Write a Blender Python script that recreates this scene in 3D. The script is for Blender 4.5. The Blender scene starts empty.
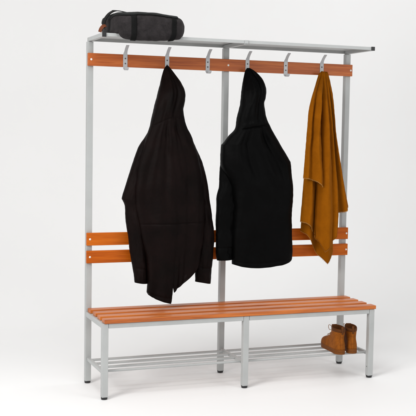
import bpy, bmesh, math, random
from mathutils import Vector, Matrix, noise
random.seed(7)
sc = bpy.context.scene
C = sc.collection
PI = math.pi

# ------------------------------------------------------------------ camera
S = 0.9
F = 980.99                                   # focal length, in pixels of a 416 px wide frame
CAM = Vector((-1.3952, -5.2099, 1.4836)) * S
YAW, PITCH, ROLL = 0.3658, -0.0756, 0.0163
fw = Vector((math.sin(YAW)*math.cos(PITCH), math.cos(YAW)*math.cos(PITCH), math.sin(PITCH)))
r0 = fw.cross(Vector((0, 0, 1))).normalized()
u0 = r0.cross(fw)
cr, sr = math.cos(ROLL), math.sin(ROLL)
RX = cr*r0 + sr*u0
UX = -sr*r0 + cr*u0
camd = bpy.data.cameras.new('camera')
cam = bpy.data.objects.new('camera', camd)
C.objects.link(cam)
M = Matrix((RX, UX, -fw)).transposed().to_4x4()
M.translation = CAM
cam.matrix_world = M
camd.sensor_width = 36
camd.lens = F/416*36
camd.clip_start = 0.05
camd.clip_end = 200
sc.camera = cam

def at(x, y, Y):
    """the point of the vertical plane at depth Y that the photograph shows at (x, y)"""
    d = fw*F + RX*(x-208) + UX*(208-y)
    return CAM + d*((Y-CAM.y)/d.y)

# ------------------------------------------------------------------ materials
def new_mat(name):
    m = bpy.data.materials.new(name)
    m.use_nodes = True
    nt = m.node_tree
    return m, nt, nt.nodes['Principled BSDF']

def N(nt, t, **kw):
    n = nt.nodes.new(t)
    for k, v in kw.items():
        setattr(n, k, v)
    return n

def coords(nt, scale=(1, 1, 1), kind='Object'):
    tc = N(nt, 'ShaderNodeTexCoord')
    mp = N(nt, 'ShaderNodeMapping')
    mp.inputs['Scale'].default_value = scale
    nt.links.new(tc.outputs[kind], mp.inputs['Vector'])
    return mp.outputs['Vector']

def tex(nt, vec, scale, detail=4, rough=0.55, dist=0.0):
    n = N(nt, 'ShaderNodeTexNoise')
    n.inputs['Scale'].default_value = scale
    n.inputs['Detail'].default_value = detail
    n.inputs['Roughness'].default_value = rough
    n.inputs['Distortion'].default_value = dist
    nt.links.new(vec, n.inputs['Vector'])
    return n.outputs['Fac']

def ramp(nt, fac, stops):
    r = N(nt, 'ShaderNodeValToRGB')
    el = r.color_ramp.elements
    while len(el) < len(stops):
        el.new(0.5)
    for e, (p, c) in zip(el, stops):
        e.position = p
        e.color = (c[0], c[1], c[2], 1)
    nt.links.new(fac, r.inputs['Fac'])
    return r.outputs['Color']

def bump(nt, bsdf, h, strength, dist, prev=None):
    b = N(nt, 'ShaderNodeBump')
    b.inputs['Strength'].default_value = strength
    b.inputs['Distance'].default_value = dist
    nt.links.new(h, b.inputs['Height'])
    if prev is not None:
        nt.links.new(prev, b.inputs['Normal'])
    nt.links.new(b.outputs['Normal'], bsdf.inputs['Normal'])
    return b.outputs['Normal']

def wood(name, a, b, c, coat=0.12, spec=0.4):
    m, nt, p = new_mat(name)
    tc = N(nt, 'ShaderNodeTexCoord')
    oi = N(nt, 'ShaderNodeObjectInfo')
    at_ = N(nt, 'ShaderNodeAttribute', attribute_name='piece')
    add = N(nt, 'ShaderNodeVectorMath', operation='ADD')
    sc_ = N(nt, 'ShaderNodeVectorMath', operation='SCALE')
    sc_.inputs['Scale'].default_value = 3.7
    nt.links.new(at_.outputs['Color'], sc_.inputs[0])
    nt.links.new(tc.outputs['Object'], add.inputs[0])
    nt.links.new(sc_.outputs['Vector'], add.inputs[1])
    mp = N(nt, 'ShaderNodeMapping')
    mp.inputs['Scale'].default_value = (0.9, 16, 16)
    nt.links.new(add.outputs['Vector'], mp.inputs['Vector'])
    n1 = tex(nt, mp.outputs['Vector'], 2.2, 5, 0.6, 0.6)
    mp2 = N(nt, 'ShaderNodeMapping')
    mp2.inputs['Scale'].default_value = (3.5, 160, 160)
    nt.links.new(add.outputs['Vector'], mp2.inputs['Vector'])
    n2 = tex(nt, mp2.outputs['Vector'], 2.0, 3, 0.6)
    mix = N(nt, 'ShaderNodeMath', operation='MULTIPLY_ADD')
    nt.links.new(n2, mix.inputs[0])
    mix.inputs[1].default_value = 0.35
    half = N(nt, 'ShaderNodeMath', operation='MULTIPLY')
    half.inputs[1].default_value = 0.65
    nt.links.new(n1, half.inputs[0])
    nt.links.new(half.outputs[0], mix.inputs[2])
    col = ramp(nt, mix.outputs[0], [(0.38, a), (0.5, b), (0.62, c)])
    nt.links.new(col, p.inputs['Base Color'])
    p.inputs['Roughness'].default_value = 0.42
    p.inputs['Coat Weight'].default_value = coat
    p.inputs['Specular IOR Level'].default_value = spec
    p.inputs['Coat Roughness'].default_value = 0.3
    bump(nt, p, mix.outputs[0], 0.25, 0.0012)
    return m

def paint(name, col, rough, spec=0.5, bumpy=0.06, scale=420):
    m, nt, p = new_mat(name)
    v = coords(nt)
    n = tex(nt, v, 9, 4)
    k = 0.9
    nt.links.new(ramp(nt, n, [(0.3, [c*k for c in col]), (0.7, col)]), p.inputs['Base Color'])
    p.inputs['Roughness'].default_value = rough
    p.inputs['Specular IOR Level'].default_value = spec
    bump(nt, p, tex(nt, v, scale, 2), bumpy, 0.001)
    return m

def cloth_mat(name, dark, light, rough=0.9, sheen=0.25, tint=(1, 1, 1), weave=900, bstr=0.35, big=11, bdist=0.0012, spec=0.15):
    m, nt, p = new_mat(name)
    v = coords(nt)
    n = tex(nt, v, big, 6, 0.6, 0.4)
    n2 = tex(nt, v, 240, 3, 0.7)
    mx = N(nt, 'ShaderNodeMath', operation='MULTIPLY_ADD')
    nt.links.new(n2, mx.inputs[0])
    mx.inputs[1].default_value = 0.4
    h = N(nt, 'ShaderNodeMath', operation='MULTIPLY')
    h.inputs[1].default_value = 0.6
    nt.links.new(n, h.inputs[0])
    nt.links.new(h.outputs[0], mx.inputs[2])
    nt.links.new(ramp(nt, mx.outputs[0], [(0.36, dark), (0.64, light)]), p.inputs['Base Color'])
    p.inputs['Roughness'].default_value = rough
    p.inputs['Specular IOR Level'].default_value = spec
    p.inputs['Sheen Weight'].default_value = sheen
    p.inputs['Sheen Roughness'].default_value = 0.5
    p.inputs['Sheen Tint'].default_value = (*tint, 1)
    b1 = bump(nt, p, tex(nt, v, 38, 5, 0.6), 0.35, 0.004)
    bump(nt, p, tex(nt, v, weave, 2, 0.6), bstr, bdist, b1)
    return m

MW = wood('stained_wood', (0.30, 0.066, 0.009), (0.47, 0.120, 0.015), (0.59, 0.170, 0.024))
MWH = wood('stained_wood_pinkish', (0.33, 0.072, 0.016), (0.45, 0.112, 0.024), (0.55, 0.160, 0.038), 0.04, 0.25)
MWB = wood('stained_wood_orange', (0.36, 0.066, 0.003), (0.48, 0.100, 0.0045), (0.57, 0.140, 0.008), 0.02, 0.15)
MG = paint('grey_powder_coat', (0.43, 0.442, 0.438), 0.42)
MH = paint('hook_steel', (0.50, 0.505, 0.515), 0.3)
MB = paint('black_plastic', (0.012, 0.012, 0.013), 0.5)
MS = paint('bright_screw', (0.85, 0.83, 0.78), 0.3)
MSD = paint('dark_screw', (0.10, 0.10, 0.10), 0.4)
MJ1 = cloth_mat('brown_black_twill', (0.0018, 0.0011, 0.0009), (0.0068, 0.0030, 0.0027), 0.55, 0.0, (0.9, 0.5, 0.5), spec=0.06, big=7)
MJ2 = cloth_mat('black_wool', (0.0007, 0.0007, 0.0007), (0.0018, 0.0018, 0.0019), 0.5, 0.0, (0.9, 0.9, 1.0), spec=0.045, big=7)
MSC = cloth_mat('mustard_wool', (0.205, 0.060, 0.001), (0.265, 0.080, 0.002), 0.95, 0.04, (0.9, 0.55, 0.2), 700, 0.5, 14, spec=0.05)
MFR = cloth_mat('mustard_fringe', (0.36, 0.15, 0.025), (0.48, 0.22, 0.05), 0.95, 0.3, (0.9, 0.6, 0.3))
MBG = cloth_mat('charcoal_canvas', (0.014, 0.0125, 0.013), (0.033, 0.029, 0.030), 0.85, 0.06, (0.8, 0.75, 0.75), 600, 0.8, 30, spec=0.08)
MBK = cloth_mat('black_webbing', (0.003, 0.003, 0.003), (0.006, 0.006, 0.006), 0.7, 0.0, (1, 1, 1), 700, 0.6, spec=0.1)
MFL = cloth_mat('black_flap_canvas', (0.004, 0.0047, 0.0045), (0.010, 0.0115, 0.011), 0.7, 0.03, (1, 1, 1), 600, 0.5)
MLT = cloth_mat('brown_leather', (0.10, 0.028, 0.012), (0.17, 0.05, 0.02), 0.55, 0.0, (1, 1, 1), 300, 0.2)
MBT = cloth_mat('tan_nubuck', (0.17, 0.045, 0.003), (0.32, 0.094, 0.006), 0.75, 0.04, (0.9, 0.6, 0.3), 420, 0.3, 26)
MBC = cloth_mat('dark_brown_collar', (0.075, 0.022, 0.004), (0.13, 0.042, 0.008), 0.7, 0.04, (1, .7, .5), 420, 0.3)
MBS = cloth_mat('brown_sole_rubber', (0.13, 0.040, 0.007), (0.20, 0.064, 0.011), 0.6, 0.0, (1, 1, 1), 300, 0.2)
MBI = cloth_mat('boot_lining', (0.012, 0.006, 0.003), (0.025, 0.011, 0.006), 0.9, 0.0)
MLC = cloth_mat('tan_lace', (0.36, 0.19, 0.08), (0.5, 0.28, 0.13), 0.85, 0.1)

# ------------------------------------------------------------------ helpers
def link(name, me, mat, parent=None, smooth=True):
    me.materials.append(mat)
    for p in me.polygons:
        p.use_smooth = smooth
    o = bpy.data.objects.new(name, me)
    C.objects.link(o)
    if parent is not None:
        o.parent = parent
    return o

def from_bm(name, bm, mat, parent=None, smooth=True):
    bmesh.ops.recalc_face_normals(bm, faces=bm.faces)
    me = bpy.data.meshes.new(name)
    bm.to_mesh(me)
    bm.free()
    return link(name, me, mat, parent, smooth)

def bevel(o, w, seg=2):
    b = o.modifiers.new('bevel', 'BEVEL')
    b.width = w
    b.segments = seg
    b.limit_method = 'ANGLE'
    b.angle_limit = math.radians(40)
    b.harden_normals = True
    return o

def add_box(bm, x0, x1, y0, y1, z0, z1, piece=None):
    lay = None
    if piece is not None:
        lay = bm.verts.layers.float_color.get('piece') or bm.verts.layers.float_color.new('piece')
    g = bmesh.ops.create_cube(bm, size=1)
    for v in g['verts']:
        v.co = Vector(((x0+x1)/2+v.co.x*(x1-x0), (y0+y1)/2+v.co.y*(y1-y0), (z0+z1)/2+v.co.z*(z1-z0)))
    if piece is not None:
        for v in g['verts']:
            v[lay] = (piece, piece*0.7, piece*1.3, 1)
    return g['verts']

def add_cyl(bm, p0, p1, r0_, r1_=None, seg=20):
    p0, p1 = Vector(p0), Vector(p1)
    d = p1-p0
    g = bmesh.ops.create_cone(bm, cap_ends=True, segments=seg, radius1=r0_, radius2=r0_ if r1_ is None else r1_, depth=d.length)
    mt = Matrix.Translation((p0+p1)/2) @ d.to_track_quat('Z', 'Y').to_matrix().to_4x4()
    bmesh.ops.transform(bm, matrix=mt, verts=g['verts'])
    return g['verts']

def add_tube(bm, pts, r, seg=8, flat=None):
    """a swept tube (or flat strap when flat = (half width, half thickness, width axis))"""
    pts = [Vector(p) for p in pts]
    rings = []
    for i, p in enumerate(pts):
        t = (pts[min(i+1, len(pts)-1)]-pts[max(i-1, 0)]).normalized()
        if flat:
            w = Vector(flat[2]); w = (w-t*w.dot(t)).normalized()
            n = t.cross(w)
            k = [(1, 1), (1, -1), (-1, -1), (-1, 1)]
            hw = flat[0](i/(len(pts)-1)) if callable(flat[0]) else flat[0]
            rings.append([bm.verts.new(p+w*hw*a+n*flat[1]*b) for a, b in k])
        else:
            up = Vector((0, 0, 1)) if abs(t.z) < 0.9 else Vector((1, 0, 0))
            w = t.cross(up).normalized(); n = t.cross(w)
            rings.append([bm.verts.new(p+w*r*math.cos(a)+n*r*math.sin(a)) for a in [2*PI*j/seg for j in range(seg)]])
    for a, b in zip(rings, rings[1:]):
        for j in range(len(a)):
            k = (j+1) % len(a)
            bm.faces.new((a[j], a[k], b[k], b[j]))
    bm.faces.new(rings[0][::-1])
    bm.faces.new(rings[-1])

def curve(pts, n):
    """n points of a Catmull-Rom curve through pts, equally spaced in length"""
    P = [Vector(p) for p in pts]
    out = []
    for i in range(len(P)-1):
        a, b, c, d = P[max(i-1, 0)], P[i], P[i+1], P[min(i+2, len(P)-1)]
        for k in range(24):
            t = k/24
            out.append(0.5*((2*b)+(c-a)*t+(2*a-5*b+4*c-d)*t*t+(3*b-a-3*c+d)*t**3))
    out.append(P[-1])
    L = [0]
    for a, b in zip(out, out[1:]):
        L.append(L[-1]+(b-a).length)
    res, j = [], 0
    for i in range(n):
        s = L[-1]*i/(n-1)
        while j < len(L)-2 and L[j+1] < s:
            j += 1
        f = (s-L[j])/max(L[j+1]-L[j], 1e-9)
        res.append(out[j].lerp(out[j+1], min(max(f, 0), 1)))
    return res

def lerp_tab(tab, x):
    if x <= tab[0][0]:
        return tab[0][1]
    for (a, va), (b, vb) in zip(tab, tab[1:]):
        if x <= b:
            f = (x-a)/(b-a)
            return va+(vb-va)*f
    return tab[-1][1]

def sm(a, b, x):
    t = min(max((x-a)/(b-a), 0), 1)
    return t*t*(3-2*t)

def thing(name, label, cat, loc, group=None):
    o = bpy.data.objects.new(name, None)
    C.objects.link(o)
    o.location = loc
    o['label'] = label
    o['category'] = cat
    if group:
        o['group'] = group
    bpy.context.view_layer.update()
    return o

def adopt(root):
    """parts are modelled in world coordinates: give them to their thing without moving them"""
    def walk(o, base):
        for ch in o.children:
            if ch.type == 'MESH':
                ch.data.transform(Matrix.Translation(-base))
                walk(ch, base)
    bpy.context.view_layer.update()
    walk(root, root.location.copy())

# ------------------------------------------------------------------ studio sweep
def build_sweep():
    bm = bmesh.new()
    prof = [(-9.0, 0.0), (-4, 0), (0, 0), (1.2, 0)]
    yb, R = 3.0, 1.6
    for i in range(1, 17):
        a = i/16*PI/2
        prof.append((yb-R+R*math.sin(a), R-R*math.cos(a)))
    prof += [(yb, 3.0), (yb, 6.0)]
    rows = []
    for y, z in prof:
        rows.append([bm.verts.new((x, y, z)) for x in (-8, -4, 0, 4, 9)])
    for a, b in zip(rows, rows[1:]):
        for j in range(4):
            bm.faces.new((a[j], a[j+1], b[j+1], b[j]))
    m, nt, p = new_mat('white_studio_paper')
    v = coords(nt)
    nt.links.new(ramp(nt, tex(nt, v, 1.3, 5), [(0.3, (0.835, 0.833, 0.832)), (0.7, (0.85, 0.849, 0.848))]), p.inputs['Base Color'])
    p.inputs['Roughness'].default_value = 0.55
    p.inputs['Specular IOR Level'].default_value = 0.25
    bump(nt, p, tex(nt, v, 160, 3), 0.03, 0.001)
    o = from_bm('floor', bm, m)
    for pl in o.data.polygons:
        if pl.normal.z < -0.1:
            o.data.flip_normals()
            break
    o['kind'] = 'structure'
build_sweep()

# ------------------------------------------------------------------ the cloakroom bench
W1, W2, D = 0.7619, 0.7523, 0.3452
W = W1+W2
h = 0.0155                                    # half a leg
BF = D-h-0.019                                # front face of the boards
bench = thing('cloakroom_bench', 'grey steel cloakroom bench with orange wooden slat seat, hook board and hat shelf', 'bench', (W/2, D/2, 0))

def build_bench():
    for i, x in enumerate((0, W1, W)):
        # upright
        bm = bmesh.new()
        add_box(bm, x-h, x+h, D-h, D+h, 0.012, 1.8025)
        post = bevel(from_bm('upright_post', bm, MG, bench, False), 0.002)
        # front leg
        bm = bmesh.new()
        add_box(bm, x-h, x+h, -h, h, 0.012, 0.384)
        leg = bevel(from_bm('leg', bm, MG, bench, False), 0.002)
        for par, y in ((post, D), (leg, 0)):
            bm = bmesh.new()
            add_cyl(bm, (x, y, 0), (x, y, 0.010), 0.0155, 0.0165, 24)
            add_box(bm, x-h+.0015, x+h-.0015, y-h+.0015, y+h-.0015, 0.008, 0.0135)
            bevel(from_bm('foot_cap', bm, MB, par, False), 0.0015)
        bm = bmesh.new()
        add_cyl(bm, (x-h+0.001, 0.0, 0.062), (x-h-0.0012, 0.0, 0.062), 0.0028, seg=14)
        from_bm('rivet', bm, MSD if i == 2 else MH, leg)
    # seat frame: front and rear rails of both bays, side rails
    bm = bmesh.new()
    zf0, zf1 = 0.3605, 0.3842
    for a, b in ((h, W1-h), (W1+h, W-h)):
        add_box(bm, a+.0012, b-.0012, -h+.0006, h-.003, zf0, zf1)
        add_box(bm, a+.0012, b-.0012, D-h+.003, D+h-.0006, zf0, zf1)
    for x in (0, W1, W):
        add_box(bm, x-h+.0008, x+h-.0008, h+.0012, D-h-.0012, zf0-.0015, zf1+.0008)
    bevel(from_bm('seat_frame', bm, MG, bench, False), 0.0018)
    # dark joint plate where the two bays meet
    bm = bmesh.new()
    add_box(bm, W1+h-.0004, W1+h+.0018, -h+.0016, h-.005, zf0+.001, zf1+.0002)
    from_bm('joint_plate', bm, MB, bench, False)
    # seat of four slats
    bm = bmesh.new()
    y0, y1, gap = -0.0215, D-h-0.003, 0.0390
    w = (y1-y0-3*gap)/4
    for i in range(4):
        a = y0+i*(w+gap)
        add_box(bm, -0.006+0.0015*((i*7) % 3), W+0.021-0.0015*((i*5) % 3), a, a+w, 0.3855, 0.4055, 1+i*0.37)
    bevel(from_bm('seat', bm, MW, bench, False), 0.0022, 3)
    # boards
    def board(name, z0, z1, pc, mat):
        bm = bmesh.new()
        add_box(bm, -0.0175, W+0.0185, BF, D-h-.0006, z0, z1, pc)
        o = bevel(from_bm(name, bm, mat, bench, False), 0.0022, 2)
        for x in (0.0, W1+.003, W+.0075):
            b2 = bmesh.new()
            add_cyl(b2, (x, BF+.001, (z0+z1)/2), (x, BF-.0016, (z0+z1)/2), 0.0062, 0.0048, 20)
            from_bm('screw', b2, MS, o)
        return o
    board('hook_board', 1.6765, 1.742, 3.3, MWH)
    board('back_board', 0.739, 0.806, 4.1, MWB)
    board('back_board', 0.6455, 0.7115, 4.9, MWB)
    # hat shelf: folded sheet steel on three rails
    bm = bmesh.new()
    zt = 1.8234
    ya, yb = 0.0605, D+h-.001
    prof = [(ya+.012, 1.8062), (ya+.0015, 1.8062), (ya, 1.8075), (ya, zt-.002), (ya+.002, zt), (yb-.002, zt), (yb, zt-.002), (yb, 1.8062)]
    x0, x1 = 0.0102, W-0.0102
    ra = [bm.verts.new((x0, y, z)) for y, z in prof]
    rb = [bm.verts.new((x1, y, z)) for y, z in prof]
    for k in range(len(prof)-1):
        bm.faces.new((ra[k], ra[k+1], rb[k+1], rb[k]))
    shelf = from_bm('hat_shelf', bm, MG, bench, False)
    so = shelf.modifiers.new('sheet', 'SOLIDIFY')
    so.thickness = 0.0012
    so.offset = -1 if shelf.data.polygons[4].normal.z > 0 else 1
    for x in (0.0, W1, W):
        bm = bmesh.new()
        zz = 1.8135 if x != W1 else 1.8115
        add_box(bm, x-.0102, x+.0102, 0.058 if x != W1 else 0.0625, D+h-.0005, zz-.0102, zz+(.0102 if x != W1 else .0094))
        bevel(from_bm('shelf_rail', bm, MG, shelf, False), 0.0016)
        bm = bmesh.new()
        if x == W1:
            add_box(bm, x-.0100, x+.0100, 0.0545, 0.0600, 1.8055, 1.8236)
            bevel(from_bm('end_cap', bm, MG, shelf, False), 0.001)
        else:
            add_box(bm, x-.0107, x+.0107, 0.0530, 0.0582, 1.8135-.0107, 1.8135+.0107)
            bevel(from_bm('end_cap', bm, MB, shelf, False), 0.0015)
    # shoe rack between the legs
    bm = bmesh.new()
    z, rl = 0.1335, 0.0085
    for x in (0, W1, W):
        add_box(bm, x-rl, x+rl, h-.001, D-h+.001, z-rl-.001, z+rl-.001)
    for y in (0.036, 0.119, 0.203, 0.290):
        for a, b in ((0, W1), (W1, W)):
            add_cyl(bm, (a+rl-.002, y, z+.001), (b-rl+.002, y, z+.001), 0.0066, seg=20)
    bevel(from_bm('shoe_rack', bm, MG, bench, True), 0.0012)
    # hooks
    for x in HOOKS:
        bm = bmesh.new()
        zb, zt = 1.6765, 1.742
        path = [(x, BF-.0016, zb-.010), (x, BF-.0016, zb+.02), (x, BF-.0016, zt-.006), (x, BF-.003, zt+.004),
                (x, BF-.010, zt+.013), (x, BF-.022, zt+.026), (x, BF-.036, zt+.037), (x, BF-.047, zt+.044)]
        add_tube(bm, curve(path, 26), 0, flat=(lambda f: 0.0116-0.0032*sm(.5, .68, f), 0.0014, (1, 0, 0)))
        path = [(x, BF-.0016, zb-.006), (x, BF-.005, zb-.0125), (x, BF-.013, zb-.016), (x, BF-.024, zb-.016),
                (x, BF-.033, zb-.011), (x, BF-.038, zb-.002)]
        add_tube(bm, curve(path, 18), 0, flat=(0.0095, 0.0014, (1, 0, 0)))
        o = bevel(from_bm('coat_hook', bm, MH, bench, False), 0.0006, 1)
        for zz in (zb+.018, zb+.044):
            b2 = bmesh.new()
            add_cyl(b2, (x, BF-.002, zz), (x, BF-.0046, zz), 0.0046, 0.0034, 16)
            from_bm('screw', b2, MSD, o)

HOOKS = [at(p, q, BF).x for p, q in ((125.2, 62), (167.0, 63), (207.6, 64.5), (247.3, 66), (285.6, 68), (321.6, 69.5))]
build_bench()
adopt(bench)

# ------------------------------------------------------------------ garments
def ns(x, y, z):
    return noise.noise(Vector((x, y, z)))

NOW = [0.0]                                   # height, in the photo, of the vertex being displaced
def loft_cloth(name, L, R, Yc, depth, mat, parent, hem=None, hem_from=0.6, rows=150, cols=120, disp=None,
               square=0.75, close_top=True, lip=0.012, flatten_back=1.0, split=None):
    """closed hanging shape of cloth: L, R edge polylines (photo px), Yc(t) depth plane, depth(t) half thickness"""
    Lc, Rc = curve([(*p, 0) for p in L], rows), curve([(*p, 0) for p in R], rows)
    bm = bmesh.new()
    rings = []
    ncol = cols
    def ring(i, shrink=1.0, dz=0.0):
        t = i/(rows-1)
        l, r = Lc[i].copy(), Rc[i].copy()
        rag = sm(0.02, .1, t)
        l.x += rag*(0.7*ns(l.y*.07, 1.7, len(L))+0.18*ns(l.y*.3, 5.1, len(L)))
        r.x += rag*(0.7*ns(r.y*.07, 8.2, len(R))+0.18*ns(r.y*.3, 2.9, len(R)))
        out = []
        yc, b = Yc(t), depth(t)
        for j in range(ncol):
            phi = 2*PI*j/ncol
            s = 0.5-0.5*math.cos(phi)
            s2 = 0.5+(s-0.5)*shrink
            sn = math.sin(phi)
            q = l.lerp(r, s2)
            yy = q.y
            if hem is not None:
                wgt = sm(hem_from, 1.0, t)
                yy += (lerp_tab(hem, s2)-(l.y+(r.y-l.y)*s2))*wgt
            P = at(q.x, yy, yc)
            d = b*math.copysign(abs(sn)**square, sn)*shrink
            if sn < 0:
                d *= flatten_back
            NOW[0] = yy
            if disp is not None:
                k = abs(sn)**0.5
                d += disp(s, t, sn > 0)*k*(1 if sn > 0 else -1)
            # the front (sn > 0) faces the viewer: -y
            out.append(bm.verts.new((P.x, P.y-d, P.z+dz)))
        return out
    for i in range(rows):
        rings.append(ring(i))
    rings.append(ring(rows-1, 0.93, 0.002))
    rings.append(ring(rows-1, 0.90, lip))
    rings.append(ring(rows-1, 0.88, lip*3))
    for a, b_ in zip(rings, rings[1:]):
        for j in range(ncol):
            k = (j+1) % ncol
            bm.faces.new((a[j], a[k], b_[k], b_[j]))
    if close_top:
        bm.faces.new(rings[0][::-1])
    bm.faces.new(rings[-1])
    if split is None:
        return from_bm(name, bm, mat, parent)
    # cut the cloth along the neck seam: hood above, body below
    bmesh.ops.recalc_face_normals(bm, faces=bm.faces)
    upname, ksplit = split
    bm.verts.index_update()
    cut = [rings[i][j].index for i in range(ksplit+1) for j in range(ncol)]
    keep = set(cut)
    up = bm.copy()
    up.verts.ensure_lookup_table(); bm.verts.ensure_lookup_table()
    f_up = [f for f in up.faces if not all(v.index in keep for v in f.verts)]
    f_dn = [f for f in bm.faces if all(v.index in keep for v in f.verts)]
    bmesh.ops.delete(up, geom=f_up, context='FACES')
    bmesh.ops.delete(bm, geom=f_dn, context='FACES')
    for nm, b_ in ((upname, up), (name, bm)):
        me = bpy.data.meshes.new(nm)
        b_.to_mesh(me)
        b_.free()
        link(nm, me, mat, parent)

def ridge(x, c, w):
    return math.exp(-((x-c)/w)**2)

# ---- jacket 1: brown-black, hung by its hood, back towards the viewer
def jacket_brown():
    base = at(168, 302, 0.225)
    root = thing('hooded_jacket', 'long brown-black hooded jacket with a curved split hem and both sleeves hanging', 'jacket', (base.x, 0.225, base.z))
    TS = 0.265                                 # where along the length the neck seam runs
    def db(s, t, front):
        hd = 1-sm(TS-.08, TS+.02, t)           # hood
        bd = sm(TS-.02, TS+.1, t)              # body
        d = hd*(0.006*ns(s*2.6+t*3, t*8, 1.3)+0.0035*ns(s*6+t*5, t*10, 4.2)+0.007*ridge(s-0.45*t, 0.36, 0.09)-0.006*ridge(s+.3*t, 0.72, 0.07))
        d += bd*(0.010*ns(s*2.2+0.6*t, t*2.0, 7.7)+0.0075*ns(s*5+1.5*t, t*3.2, 3.1))
        d += bd*(0.008*ns(s*7+(t*1.8), 0.4+t*0.7, 12.2)*sm(0.3, 0.7, t)+0.006*ns(s*4-t*8, t*9, 2.2)*(1-sm(.65, .9, t)))
        # creases fanning out below the neck
        for c0, sl, a in ((.30, -.32, .006), (.44, -.10, -.005), (.58, .12, .006), (.70, .30, -.006), (.5, 0.02, .004)):
            d += a*ridge(s-sl*(t-TS), c0, 0.035+.05*(t-.2))*sm(TS-.06, TS+.08, t)*(1-sm(TS+.2, TS+.42, t))
        d += 0.0018*ns(s*13, t*11, 9)
        if front:
            d -= 0.0035*ridge(NOW[0], 224.2-2.6*s, 0.75)
            d -= 0.0024*ridge(s, 0.46, 0.006)*sm(0.67, 0.70, t)
            d -= 0.0018*ridge(t, 0.972, 0.003)
            d -= 0.0022*ridge(t, TS-.01*math.cos((s-.5)*5), 0.004)
            d -= 0.010*ridge(s, 0.52+0.05*t, 0.03)*sm(0.86, 1.0, t)
        return 1.55*d*sm(0, 0.06, t)
    loft_cloth('body',
               [(166.4, 65.5), (164.0, 69), (162.0, 76), (160.0, 86), (156.8, 98), (154.0, 109), (152.0, 119), (150.2, 127), (146.5, 137), (141.5, 153), (137.5, 172), (135, 190), (135.2, 208), (138.4, 226), (142.4, 242), (146.2, 257), (147.2, 272), (147.4, 292)],
               [(168.0, 65.5), (171.5, 69.5), (175.8, 75.5), (180.4, 82.5), (183.6, 90.5), (184.4, 98), (183.6, 105), (182.8, 110), (184.0, 118), (186.6, 128), (190.8, 137), (196.5, 153), (200.5, 172), (202.5, 190), (203.3, 208), (203.2, 226), (202.0, 240), (200.0, 252), (197.8, 261), (195.6, 269)],
               lambda t: 0.268-0.046*sm(0, 0.16, t)-0.006*math.sin(t*3), lambda t: 0.006+0.048*sm(0, 0.14, t)+0.014*sm(TS, 0.6, t)-.014*sm(.7, 1, t), MJ1, root, rows=330, cols=200, disp=db,
               hem=[(0, 292), (0.05, 295.5), (0.14, 298.4), (0.28, 300.8), (0.425, 302.3), (0.44, 299), (0.450, 288.0), (0.460, 279), (0.468, 286.5), (0.485, 291.4), (0.6, 286.0), (0.75, 279.5), (0.88, 274), (1, 268)], hem_from=0.90,
               split=('hood', int(330*TS)))
    def dsl(s, t, front):
        d = 0.005*ns(s*2.5+t*2, t*5, 5.5)+0.0045*ns(s*3-t*4, t*11, 8.5)*sm(.15, .5, t)+0.0015*ns(s*9, t*20, 1)
        d -= 0.0022*ridge(t, 0.905, 0.006)
        return 1.7*d*sm(0, .1, t)
    loft_cloth('sleeve',
               [(149, 131), (144.6, 138), (137.6, 149), (132.0, 165), (126.6, 182), (122.2, 197.5), (122.6, 200), (124.8, 206), (125.8, 217), (128.0, 235), (130.0, 251), (132.0, 266), (134.8, 282.5)],
               [(156, 131), (154, 140), (150, 152), (146.5, 168), (144, 184), (143, 196), (142.5, 206), (143, 218), (145, 235), (146.8, 251), (147.6, 266), (147.2, 283.4)],
               lambda t: 0.250, lambda t: 0.031+0.010*math.sin(t*PI), MJ1, root, rows=170, cols=90, disp=dsl, square=0.9)
    loft_cloth('sleeve',
               [(178, 131), (182, 142), (187, 156), (191, 170), (194, 186), (195.5, 200), (196.5, 215), (197, 230), (197, 245), (196.4, 258), (195.4, 270), (194.8, 281.5)],
               [(187, 130), (192.2, 140), (197.0, 150), (202.0, 163), (206.0, 177), (208.2, 190), (209.8, 203), (211.6, 217), (213.4, 230), (213.8, 242), (212.8, 256), (211.2, 270), (210.4, 283.4)],
               lambda t: 0.240, lambda t: 0.03+0.008*math.sin(t*PI), MJ1, root, rows=170, cols=90, disp=lambda s, t, f: dsl(s+3.3, t, f), square=0.9)
    adopt(root)

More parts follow.
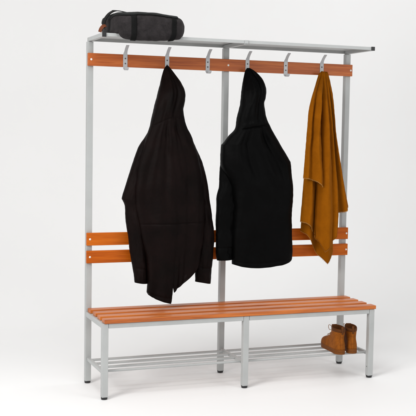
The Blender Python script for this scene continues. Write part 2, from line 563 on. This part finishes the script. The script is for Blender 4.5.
# ---- jacket 2: black, straight hem
def jacket_black():
    base = at(258, 267, 0.225)
    root = thing('hooded_jacket', 'plain deep black hooded jacket with a straight hem, hanging beside the mustard scarf', 'jacket', (base.x, 0.225, base.z))
    TS = 0.315
    def db(s, t, front):
        hd = 1-sm(TS-.08, TS+.02, t)
        bd = sm(TS-.02, TS+.1, t)
        d = hd*(0.006*ns(s*2.6+t*3, t*8, 21.3)+0.0035*ns(s*6+t*5, t*10, 24.2)+0.007*ridge(s-0.45*t, 0.32, 0.09)-0.006*ridge(s+.3*t, 0.74, 0.07))
        d += bd*(0.009*ns(s*2.0+0.6*t, t*2.0, 37.7)+0.007*ns(s*4.6+1.5*t, t*3.0, 33.1))
        d += bd*(0.007*ns(s*6.5+t*1.8, 0.4+t*0.7, 42.2)*sm(0.3, 0.7, t)+0.006*ns(s*4-t*8, t*9, 52.2)*(1-sm(.65, .9, t)))
        for c0, sl, a in ((.26, -.30, .005), (.42, -.10, -.005), (.60, .14, .006), (.72, .42, -.008), (.80, .36, .006)):
            d += a*ridge(s-sl*(t-TS), c0, 0.035+.05*(t-.2))*sm(TS-.03, TS+.08, t)*(1-sm(TS+.2, TS+.42, t))
        d += 0.0018*ns(s*12, t*11, 39)
        if front:
            d -= 0.0018*ridge(t, 0.962, 0.0035)
            d -= 0.0045*ridge(t, TS, 0.005)*sm(.08, .2, s)*(1-sm(.8, .92, s))
            d += 0.004*ridge(t, TS-.02, 0.012)*sm(.08, .2, s)*(1-sm(.8, .92, s))
        return 1.55*d*sm(0, 0.06, t)
    loft_cloth('body',
               [(247.0, 68), (244.8, 72), (243.4, 80), (242.2, 90), (241.2, 102), (239.2, 112), (237.4, 121), (235.4, 129.5), (229.2, 136), (223.0, 143.8), (221.8, 145.6), (221.2, 156), (222.4, 168), (228.0, 179), (232.0, 192), (233.2, 208), (232.8, 226), (232.2, 245), (232.4, 262)],
               [(249.6, 68), (254.0, 70.6), (258.8, 75.2), (263.2, 81.6), (265.2, 90), (264.4, 98), (262.8, 104), (264.0, 112), (266.4, 120), (270.4, 128), (274.6, 135.5), (279.6, 144.5), (285.2, 154), (288.6, 160.2), (289.4, 161.8), (289.7, 164), (290.6, 173), (291.8, 186), (291.8, 198), (290.6, 213), (291.2, 230), (291.4, 246), (290.4, 258)],
               lambda t: 0.268-0.046*sm(0, 0.16, t)-0.006*math.sin(t*3), lambda t: 0.007+0.046*sm(0, 0.15, t)+0.016*sm(TS, 0.6, t)-.012*sm(.7, 1, t), MJ2, root, rows=310, cols=200, disp=db,
               hem=[(0, 264.2), (0.1, 265.8), (0.25, 266.9), (0.4, 267.1), (0.6, 266.2), (0.8, 264.2), (0.93, 261.8), (0.98, 260.2), (1, 258)], hem_from=0.90,
               split=('hood', int(310*TS)))
    def dsl(s, t, front):
        d = 0.005*ns(s*2.5+t*2, t*5, 55.5)+0.0045*ns(s*3-t*4, t*11, 58.5)*sm(.15, .5, t)+0.0015*ns(s*9, t*20, 51)
        d -= 0.002*ridge(t, 0.90, 0.006)
        return 1.7*d*sm(0, .1, t)
    loft_cloth('sleeve',
               [(229, 139), (222.6, 144.6), (221.0, 154), (220.2, 165), (219.4, 177), (219.0, 187), (217.0, 196), (216.4, 208), (216.2, 222), (215.8, 238), (216.0, 252), (217.4, 260.4)],
               [(240, 139), (240, 150), (240, 162), (240, 174), (240, 186), (239, 198), (238, 210), (236.5, 224), (235, 238), (234, 250), (233.4, 259.2)],
               lambda t: 0.243, lambda t: 0.028+0.008*math.sin(t*PI), MJ2, root, rows=170, cols=90, disp=dsl, square=0.9)
    loft_cloth('sleeve',
               [(262, 139), (266, 150), (268, 162), (270, 174), (271, 186), (272, 198), (272, 210), (272, 224), (272, 238), (272, 248), (272.5, 254)],
               [(277, 139.5), (282.4, 148.5), (286.8, 156.4), (288.6, 164), (289.8, 175), (290.6, 188), (290.6, 200), (289.8, 214), (289.8, 230), (289.6, 244), (288.6, 253)],
               lambda t: 0.262, lambda t: 0.026+0.008*math.sin(t*PI), MJ2, root, rows=170, cols=90, disp=lambda s, t, f: dsl(s+3.3, t, f), square=0.9)
    adopt(root)

# ---- mustard scarf
def scarf():
    base = at(325, 263, 0.22)
    root = thing('scarf', 'mustard yellow wool scarf with frayed edges draped in layers from the rightmost hook', 'scarf', (base.x, 0.22, base.z))
    bm = bmesh.new()
    fr = bmesh.new()
    rnd = random.Random(3)
    def sheet(L, R, bot, Y0, amp, folds, seed, rows=120, cols=110, bot_from=0.55, fringe=True, lean=0.0):
        Lc, Rc = curve([(*p, 0) for p in L], rows), curve([(*p, 0) for p in R], rows)
        grid = []
        for i in range(rows):
            t = i/(rows-1)
            row = []
            for j in range(cols):
                s = j/(cols-1)
                q = Lc[i].lerp(Rc[i], s)
                yy = q.y
                if bot:
                    yy += (lerp_tab(bot, s)-(Lc[-1].y+(Rc[-1].y-Lc[-1].y)*s))*sm(bot_from, 1.0, t)
                yy -= 2.2*(1-(2*s-1)**2)*(1-sm(0, .03, t))
                sw = s+(0.09*ns(s*2, t*2.2, seed+7)+0.03*ns(s*5, t*6, seed+17))*sm(0, .3, t)
                d = 0.0
                for c, w, a in folds:
                    d += a*ridge(sw, c, w)
                d *= 1.45*amp*(0.3+0.95*sm(0, 0.4, t))
                d += (0.006*ns(s*3+t, t*3, seed)+0.0025*ns(s*8, t*7, seed+3))*sm(0, .3, t)
                edge = (abs(2*s-1)**6)*0.012*sm(0.05, .4, t)
                yc = 0.268+(Y0-0.268)*sm(0, 0.22, t)
                P = at(q.x, yy, yc)
                row.append(bm.verts.new((P.x+0.0012*ns(t*30, s*3, seed), P.y-d+edge, P.z)))
            grid.append(row)
        for a, b in zip(grid, grid[1:]):
            for j in range(cols-1):
                bm.faces.new((a[j], a[j+1], b[j+1], b[j]))
        if fringe:
            last, prev = grid[-1], grid[-4]
            for j in range(cols):
                for k in range(2):
                    p = last[j].co.copy()
                    if k and j < cols-1:
                        p = p.lerp(last[j+1].co, rnd.random())
                    dr = (last[j].co-prev[j].co).normalized()
                    dr = (dr*0.55+Vector((rnd.uniform(-.35, .35), rnd.uniform(-.3, .3), -0.5))).normalized()
                    ln = rnd.uniform(0.002, 0.006)
                    e = p+dr*ln+Vector((rnd.uniform(-.002, .002), 0, 0))
                    add_tube(fr, [p-dr*0.002, p+dr*ln*.5, e], 0.00045, 4)
    # E, lowest layer, hanging behind
    sheet([(318.5, 74), (312, 100), (309, 130), (306, 175), (303, 205), (301.2, 230)],
          [(327, 74), (331, 100), (333, 130), (334, 180), (334, 215), (333.8, 252)],
          [(0, 231), (.12, 234), (.25, 240.5), (.5, 253), (.75, 263.4), (.9, 257), (1, 252)], 0.258, 0.018,
          [(.22, .13, .8), (.5, .10, -.6), (.76, .13, .8)], 3.0)
    # D, right hand layer
    sheet([(324, 74), (326.5, 100), (328, 130), (330.5, 180), (333.5, 213)],
          [(328.4, 74), (331.6, 88), (334.4, 105), (336.4, 130), (340.2, 155), (344.6, 180), (347.2, 195), (349.2, 206)],
          [(0, 213), (.3, 212.6), (.6, 211.5), (.85, 208.5), (1, 206)], 0.232, 0.020,
          [(.28, .15, -.4), (.66, .16, .8)], 13.0)
    # A, left layer under the front flap
    sheet([(318.8, 74), (312.6, 95), (308.6, 120), (306.4, 150), (304.8, 175), (303.0, 200), (300.8, 221)],
          [(323, 74), (322.5, 100), (321.5, 130), (321.5, 170), (320.5, 205), (320, 235)],
          [(0, 221.5), (.2, 222.5), (.45, 226), (.7, 232), (1, 236)], 0.228, 0.020,
          [(.32, .20, .8), (.78, .15, -.7)], 23.0)
    # C, main front layer ending in a point
    sheet([(321.6, 73.5), (321.4, 100), (321.0, 130), (320.0, 165), (318.4, 195), (317.2, 215), (316.0, 235)],
          [(327.0, 74), (329.6, 95), (331.6, 120), (334.4, 150), (337.2, 180), (338.6, 205), (338.4, 222), (337.6, 234)],
          [(0, 236), (.12, 241), (.30, 251.0), (.5, 246.4), (.75, 240), (1, 234)], 0.204, 0.022,
          [(.05, .06, -.8), (.38, .26, 1.0), (.66, .05, -.22), (.86, .12, .5)], 33.0)
    # B, short front flap on the left
    sheet([(319.8, 73.5), (316.0, 84), (312.0, 96), (309.4, 110), (307.6, 130), (306.0, 150), (304.8, 164), (303.6, 178)],
          [(324.2, 73.5), (322.8, 100), (321.6, 125), (322.4, 150), (324.0, 170), (325.2, 186.5)],
          [(0, 178), (.3, 178.6), (.55, 181.5), (.75, 185.4), (.9, 187), (1, 186.5)], 0.192, 0.022,
          [(.14, .13, .45), (.36, .06, -.45), (.64, .22, .9), (.97, .07, -.4)], 43.0)
    # small folded knot of cloth caught on the hook
    add_top = [at(321.4, 71.5, .268), at(322.6, 70.6, .262), at(324.4, 71.0, .262), at(325.4, 72.6, .266)]
    cl = from_bm('cloth', bm, MSC, root)
    so = cl.modifiers.new('thick', 'SOLIDIFY')
    so.thickness = 0.0022
    from_bm('fringe', fr, MFR, root)
    adopt(root)

# ------------------------------------------------------------------ messenger bag on the hat shelf
def bag():
    Y0 = 0.05                                  # depth of the bag's front belly
    base = at(150, 36.5, 0.12)
    top_z = 1.8237
    root = thing('messenger_bag', 'charcoal canvas messenger bag with black straps lying on the hat shelf', 'bag', (base.x, 0.16, top_z))
    # sections along x: px x, px top, px bottom (front plane), y front, y back
    secs = [(109.2, 22.5, 29.0, 0.150, 0.235), (109.6, 20.0, 30.8, 0.125, 0.262), (110.8, 17.6, 32.0, 0.100, 0.29), (112.6, 15.4, 32.6, 0.078, 0.305), (115.0, 14.0, 33.8, 0.054, 0.31), (117.6, 13.0, 36.6, 0.034, 0.315),
            (120.5, 12.5, 38.9, 0.018, 0.315), (127, 12.3, 40.6, 0.006, 0.315), (140, 12.2, 41.3, 0.002, 0.315), (155, 13.0, 41.8, 0.002, 0.315), (168, 14.8, 42.0, 0.004, 0.312),
            (175, 16.0, 41.5, 0.010, 0.305), (179.8, 17.2, 40.9, 0.020, 0.29), (181.8, 19.2, 38.8, 0.042, 0.27), (182.9, 23.0, 35.4, 0.066, 0.24), (183.1, 27, 32, 0.09, 0.2)]
    n = 130
    def col(k):
        return [s[k] for s in secs]
    # parametrise by section index, Catmull-Rom on each channel
    def interp(u):
        i = min(int(u), len(secs)-2)
        f = u-i
        out = []
        for k in range(5):
            a, b, c, d = secs[max(i-1, 0)][k], secs[i][k], secs[i+1][k], secs[min(i+2, len(secs)-1)][k]
            out.append(0.5*((2*b)+(c-a)*f+(2*a-5*b+4*c-d)*f*f+(3*b-a-3*c+d)*f**3))
        return out
    cols = 90
    def surf(u, phi, off=0.0):
        x, yt, yb, f, b = interp(u)
        cx = at(x, (yt+yb)/2, f+0.02)
        zt, zb = at(x, yt, f+0.02).z, at(x, yb, f+0.005).z
        cz, hz = (zt+zb)/2, (zt-zb)/2
        cy, hy = (f+b)/2, (b-f)/2
        c_, s_ = math.cos(phi), math.sin(phi)
        e = 0.34
        dy = -math.copysign(abs(c_)**e, c_)
        dz = math.copysign(abs(s_)**(e+.1), s_)
        q = Vector((cx.x, cy+dy*(hy+off), cz+dz*(hz+off)))
        # soft wrinkles
        w = 0.0035*noise.noise(Vector((q.x*14, q.z*20, q.y*14)))+0.0016*noise.noise(Vector((q.x*42, q.z*50, q.y*40)))
        q.y += dy*w
        q.z += dz*w*0.8
        # the back part rests on the shelf tubes
        if dz < 0 and q.z < top_z+0.0015:
            k = sm(0.028, 0.052, q.y)
            q.z = q.z*(1-k)+(top_z+0.0015)*k
        return q
    bm = bmesh.new()
    rings = []
    for i in range(n):
        u = (len(secs)-1)*i/(n-1)
        rings.append([bm.verts.new(surf(u, 2*PI*j/cols)) for j in range(cols)])
    for a, b in zip(rings, rings[1:]):
        for j in range(cols):
            k = (j+1) % cols
            bm.faces.new((a[j], a[k], b[k], b[j]))
    bm.faces.new(rings[0][::-1]); bm.faces.new(rings[-1])
    body = from_bm('bag_body', bm, MBG, root)
    def u_of(xpx):
        lo, hi = 0.0, len(secs)-1.0
        for _ in range(40):
            m = (lo+hi)/2
            if interp(m)[0] < xpx: lo = m
            else: hi = m
        return lo
    # webbing straps over the front
    def band(name, mat, ua, ub, p0, p1, off, rows=50, cc=8, bend=None, thick=0.0016):
        bm = bmesh.new()
        g = []
        for i in range(rows):
            ph = p0+(p1-p0)*i/(rows-1)
            bb = bend(i/(rows-1)) if bend else 0
            g.append([bm.verts.new(surf(ua+bb+(ub-ua)*j/cc, ph, off)) for j in range(cc+1)])
        for a, b in zip(g, g[1:]):
            for j in range(cc):
                bm.faces.new((a[j], a[j+1], b[j+1], b[j]))
        o = from_bm(name, bm, mat, root)
        s = o.modifiers.new('thick', 'SOLIDIFY'); s.thickness = thick; s.offset = 0
        return o
    band('strap', MBK, u_of(130.3), u_of(135.6), -0.95, 1.55, 0.0026)
    ua, ub = u_of(168.0), u_of(173.2)
    band('strap', MBK, ua, ub, -0.95, 1.55, 0.0026, bend=lambda t: 0.34*math.sin(PI*min(1, max(0, t))))
    # top flap with a lip at its front edge
    band('flap', MFL, u_of(109.9), u_of(177.2), 0.60, 2.9, 0.0042, rows=60, cc=90, thick=0.003)
    # carrying strap looped over the left end
    bm = bmesh.new()
    pts = [at(103.6, 30, 0.15), at(103.4, 26, 0.15), at(104.4, 21, 0.14), at(107.0, 16.2, 0.13), at(110.6, 12.6, 0.13), at(114.6, 10.9, 0.13), at(119, 11.0, 0.15), at(124.5, 12.0, 0.17)]
    add_tube(bm, curve(pts, 40), 0, flat=(0.024, 0.0018, (0.0, 1, 0.15)))
    bevel(from_bm('carry_strap', bm, MBK, root, True), 0.0008, 1)
    bm = bmesh.new()
    a = at(104.3, 33.0, 0.10)
    add_box(bm, a.x-.0085, a.x+.0085, a.y-.006, a.y+.006, a.z-.011, a.z+.012)
    add_box(bm, a.x-.0055, a.x+.0055, a.y-.003, a.y+.012, a.z+.008, a.z+.022)
    bevel(from_bm('strap_clip', bm, MB, root, False), 0.0025, 2)
    bm = bmesh.new()
    pts = [at(105.8, 25.6, 0.12), at(103.2, 26.2, 0.112), at(101.0, 28.6, 0.108), at(99.8, 32.0, 0.106)]
    add_tube(bm, curve(pts, 16), 0, flat=(0.0085, 0.002, (0.8, -0.2, -0.5)))
    bevel(from_bm('leather_tab', bm, MLT, root, True), 0.001, 1)
    adopt(root)

# ------------------------------------------------------------------ ankle boots
def boot(name_label, x, y, rot, zoff, mirror):
    z0 = 0.1335+.001+0.0066+0.0006
    root = thing('ankle_boot', name_label, 'boot', (x, y, z0), 'pair of boots on the shoe rack')
    root.rotation_euler = (0, 0, rot)
    root.scale = (1.0, 0.97, 0.95)
    NS = 56
    # outline of the foot at fraction v (0 heel .. 1 toe): half width
    def halfw(v):
        return lerp_tab([(0, .0), (.015, .014), (.05, .023), (.12, .0285), (.28, .029), (.45, .0285), (.62, .036), (.75, .040), (.86, .037), (.94, .027), (.985, .013), (1, 0)], v)
    def outline(yb, yf, wk, z, roundness=0.0, curve_in=0.006):
        out = []
        for j in range(NS):
            a = 2*PI*j/NS
            v = 0.5-0.5*math.cos(a)
            yy = yb+(yf-yb)*v
            sgn = 1 if a < PI else -1
            # foot form and ellipse are blended, low down it is a foot, higher up an ellipse
            wf = halfw(v)
            we = math.sqrt(max(0, 1-(2*v-1)**2))
            ww = (wf*(1-roundness)+0.0300*we*roundness)*wk
            bend = curve_in*math.sin(v*PI)*(1-roundness)*(1 if mirror else -1)
            out.append(Vector((sgn*ww+bend, yy, z)))
        return out
    # upper: sections from the welt to just below the collar
    tabs = [(0.022, 0.004, 0.262, 1.00, 0), (0.032, 0.001, 0.264, 1.02, 0), (0.044, 0.000, 0.262, 1.0, 0), (0.055, 0.001, 0.252, .97, .05), (0.064, 0.003, 0.232, .95, .15),
            (0.072, 0.005, 0.205, .95, .35), (0.081, 0.007, 0.178, .97, .6), (0.092, 0.008, 0.155, 1.0, .85), (0.105, 0.007, 0.139, 1.03, 1), (0.118, 0.005, 0.130, 1.04, 1), (0.130, 0.002, 0.126, 1.05, 1)]
    bm = bmesh.new()
    rings = []
    nn = 46
    for i in range(nn):
        u = (len(tabs)-1)*i/(nn-1)
        k = min(int(u), len(tabs)-2); f = u-k
        vals = []
        for c in range(5):
            a, b, c_, d = tabs[max(k-1, 0)][c], tabs[k][c], tabs[k+1][c], tabs[min(k+2, len(tabs)-1)][c]
            vals.append(0.5*((2*b)+(c_-a)*f+(2*a-5*b+4*c_-d)*f*f+(3*b-a-3*c_+d)*f**3))
        ol = outline(vals[1], vals[2], vals[3], vals[0], min(max(vals[4], 0), 1))
        for p in ol:
            w = 0.0018*noise.noise(p*38+Vector((x*9, 0, 0)))+0.0034*sm(.045, .08, p.z)*noise.noise(Vector((p.x*11+x*7, p.y*13, p.z*34)))+0.0018*noise.noise(Vector((p.x*20, p.y*20, p.z*70+x*5)))*sm(.05, .09, p.z)
            p.x *= 1+w*12
            p.y += w
        rings.append([bm.verts.new(p) for p in ol])
    for a, b in zip(rings, rings[1:]):
        for j in range(NS):
            q = (j+1) % NS
            bm.faces.new((a[j], a[q], b[q], b[j]))
    bm.faces.new(rings[0][::-1])
    upper = from_bm('upper', bm, MBT, root)
    # heel counter seam panel
    # collar: padded ring, open on top
    bm = bmesh.new()
    prof = [(0.127, 1.0, 0), (0.131, 1.045, 1), (0.139, 1.06, 1), (0.146, 1.05, 1), (0.1495, 1.0, 1), (0.148, 0.93, 1), (0.138, 0.88, 1), (0.11, 0.84, 1)]
    rr = []
    for z, k, _ in prof:
        cy = 0.0645
        pts = []
        for p in outline(0.002, 0.127, 1.05, z, 1):
            tilt = 0.010*((p.y-cy)/0.063) if z > 0.13 else 0
            pts.append(bm.verts.new(Vector((p.x*k, cy+(p.y-cy)*k, z-tilt*-0.35))))
        rr.append(pts)
    for a, b in zip(rr, rr[1:]):
        for j in range(NS):
            q = (j+1) % NS
            bm.faces.new((a[j], a[q], b[q], b[j]))
    col = from_bm('collar', bm, MBC, root)
    # lining: dark floor of the opening
    bm = bmesh.new()
    bm.faces.new([bm.verts.new(Vector((p.x*.87, .0645+(p.y-.0645)*.87, .118))) for p in outline(0.002, 0.127, 1.05, 0.118, 1)])
    from_bm('lining', bm, MBI, root)
    # tongue and pull tab
    bm = bmesh.new()
    tg = [(0, .150, .083), (0, .133, .110), (0, .1265, .132), (0, .128, .146), (0, .131, .153)]
    add_tube(bm, curve(tg, 18), 0, flat=(0.015, 0.0022, (1, 0, 0)))
    bevel(from_bm('tongue', bm, MBT, root, True), 0.002, 2)
    bm = bmesh.new()
    pt = [(0, -0.0025, .118), (0, -.0048, .138), (0, -.0045, .154), (0, -.0005, .161), (0, .004, .154), (0, .006, .138)]
    add_tube(bm, curve(pt, 22), 0, flat=(0.0055, 0.0012, (1, 0, 0)))
    from_bm('pull_tab', bm, MBC, root)
    # sole with heel block
    bm = bmesh.new()
    def slab(z_a, z_b, v0, v1, grow):
        ring = []
        for z, g in ((z_a, grow-.001), (z_a+.0015, grow), (z_b-.0015, grow), (z_b, grow-.001)):
            ol = outline(0.001-grow, 0.264+grow, 1.02+grow*14, z, 0)
            pts = []
            for p in ol:
                v = (p.y)/0.264
                q = p.copy()
                if v > v1: q.y = 0.264*v1+(q.y-0.264*v1)*0.02
                if v < v0: q.y = 0.264*v0+(q.y-0.264*v0)*0.02
                lift = 0.008*sm(.75, 1.0, v)
                q.z += lift
                pts.append(bm.verts.new(q))
            ring.append(pts)
        for a, b in zip(ring, ring[1:]):
            for j in range(NS):
                q = (j+1) % NS
                bm.faces.new((a[j], a[q], b[q], b[j]))
        bm.faces.new(ring[0][::-1]); bm.faces.new(ring[-1])
    slab(0.014, 0.0255, 0, 1, 0.0022)
    slab(0.0, 0.0148, 0, 1, 0.0012)
    from_bm('sole', bm, MBS, root, True)
    # laces
    bm = bmesh.new()
    rows = [(0.196, 0.0780), (0.178, 0.0850), (0.161, 0.0935), (0.148, 0.103), (0.139, 0.113), (0.134, 0.124)]
    for i, (yy, zz) in enumerate(rows):
        w = 0.021-0.0006*i
        s = 1 if i % 2 else -1
        add_tube(bm, curve([(-w*s, yy-.010, zz-.007), (-w*s*.6, yy-.002, zz+.001), (0, yy+.002, zz+.004), (w*s*.6, yy-.004, zz+.005), (w*s, yy-.014, zz+.001)], 16), 0.0017, 7)
    zz = 0.126
    add_tube(bm, curve([(0, .137, zz), (-.014, .147, zz+.016), (-.020, .160, zz+.018), (-.020, .168, zz+.004), (-.014, .164, zz-.012), (-.004, .146, zz-.004), (0, .137, zz)], 30), 0.0016, 7)
    add_tube(bm, curve([(0, .137, zz), (.016, .146, zz+.010), (.026, .158, zz+.006), (.022, .160, zz-.010), (.006, .146, zz-.006), (0, .137, zz)], 26), 0.0016, 7)
    from_bm('laces', bm, MLC, root)
    # stitched heel strip
    bm = bmesh.new()
    add_tube(bm, curve([(0, .0035, .030), (0, -.0002, .050), (0, .004, .078), (0, .0058, .10), (0, .0022, .126)], 24), 0, flat=(0.008, 0.0012, (1, 0, 0)))
    from_bm('heel_strip', bm, MBT, root)
    return root

jacket_brown()
jacket_black()
scarf()
bag()
b1 = at(341.9, 352.5, -0.016)
b2 = at(353.0, 352.5, -0.016)
boot('tan ankle boot on the rack with its rounded toe and a lace loop showing', b1.x, -0.016, -0.13, 0, False)
boot('tan ankle boot on the rack beside the right front leg, showing only its heel side', b2.x, -0.010, -0.30, 0, True)

# ------------------------------------------------------------------ light
world = bpy.data.worlds.new('World')
sc.world = world
world.use_nodes = True
bg = world.node_tree.nodes['Background']
bg.inputs['Color'].default_value = (1.0, 0.995, 0.985, 1)
bg.inputs['Strength'].default_value = 0.52

def area(name, loc, target, size, energy, col=(1, 1, 1), size_y=None):
    l = bpy.data.lights.new(name, 'AREA')
    l.energy = energy
    l.color = col
    l.size = size
    if size_y:
        l.shape = 'RECTANGLE'
        l.size_y = size_y
    o = bpy.data.objects.new(name, l)
    C.objects.link(o)
    o.location = loc
    o.rotation_euler = (Vector(target)-Vector(loc)).to_track_quat('-Z', 'Y').to_euler()
    return o
area('key_softbox', (-3.4, -2.6, 2.9), (0.5, -0.5, 0.5), 1.5, 53, (1, 0.99, 0.97), 1.5)
area('fill_softbox', (3.4, -4.2, 2.4), (0.8, 0.2, 0.9), 2.0, 48, (0.98, 0.99, 1), 2.0)
area('top_softbox', (-0.6, -1.4, 4.4), (0.0, -0.6, 0), 2.4, 88, (1, 1, 1), 2.4)
area('added_backdrop_light', (3.6, 0.8, 3.9), (2.6, 3.0, 1.0), 1.8, 23, (1, 1, 1), 1.2)  # unseen lamp added to brighten the wall of the sweep

bpy.data.lights['key_softbox'].spread = math.radians(115)
sc.render.engine = 'CYCLES'
sc.cycles.use_denoising = True
sc.cycles.max_bounces = 8
sc.view_settings.view_transform = 'Standard'
sc.view_settings.look = 'None'
sc.view_settings.exposure = 0
sc.render.resolution_x = 1024
sc.render.resolution_y = 1024
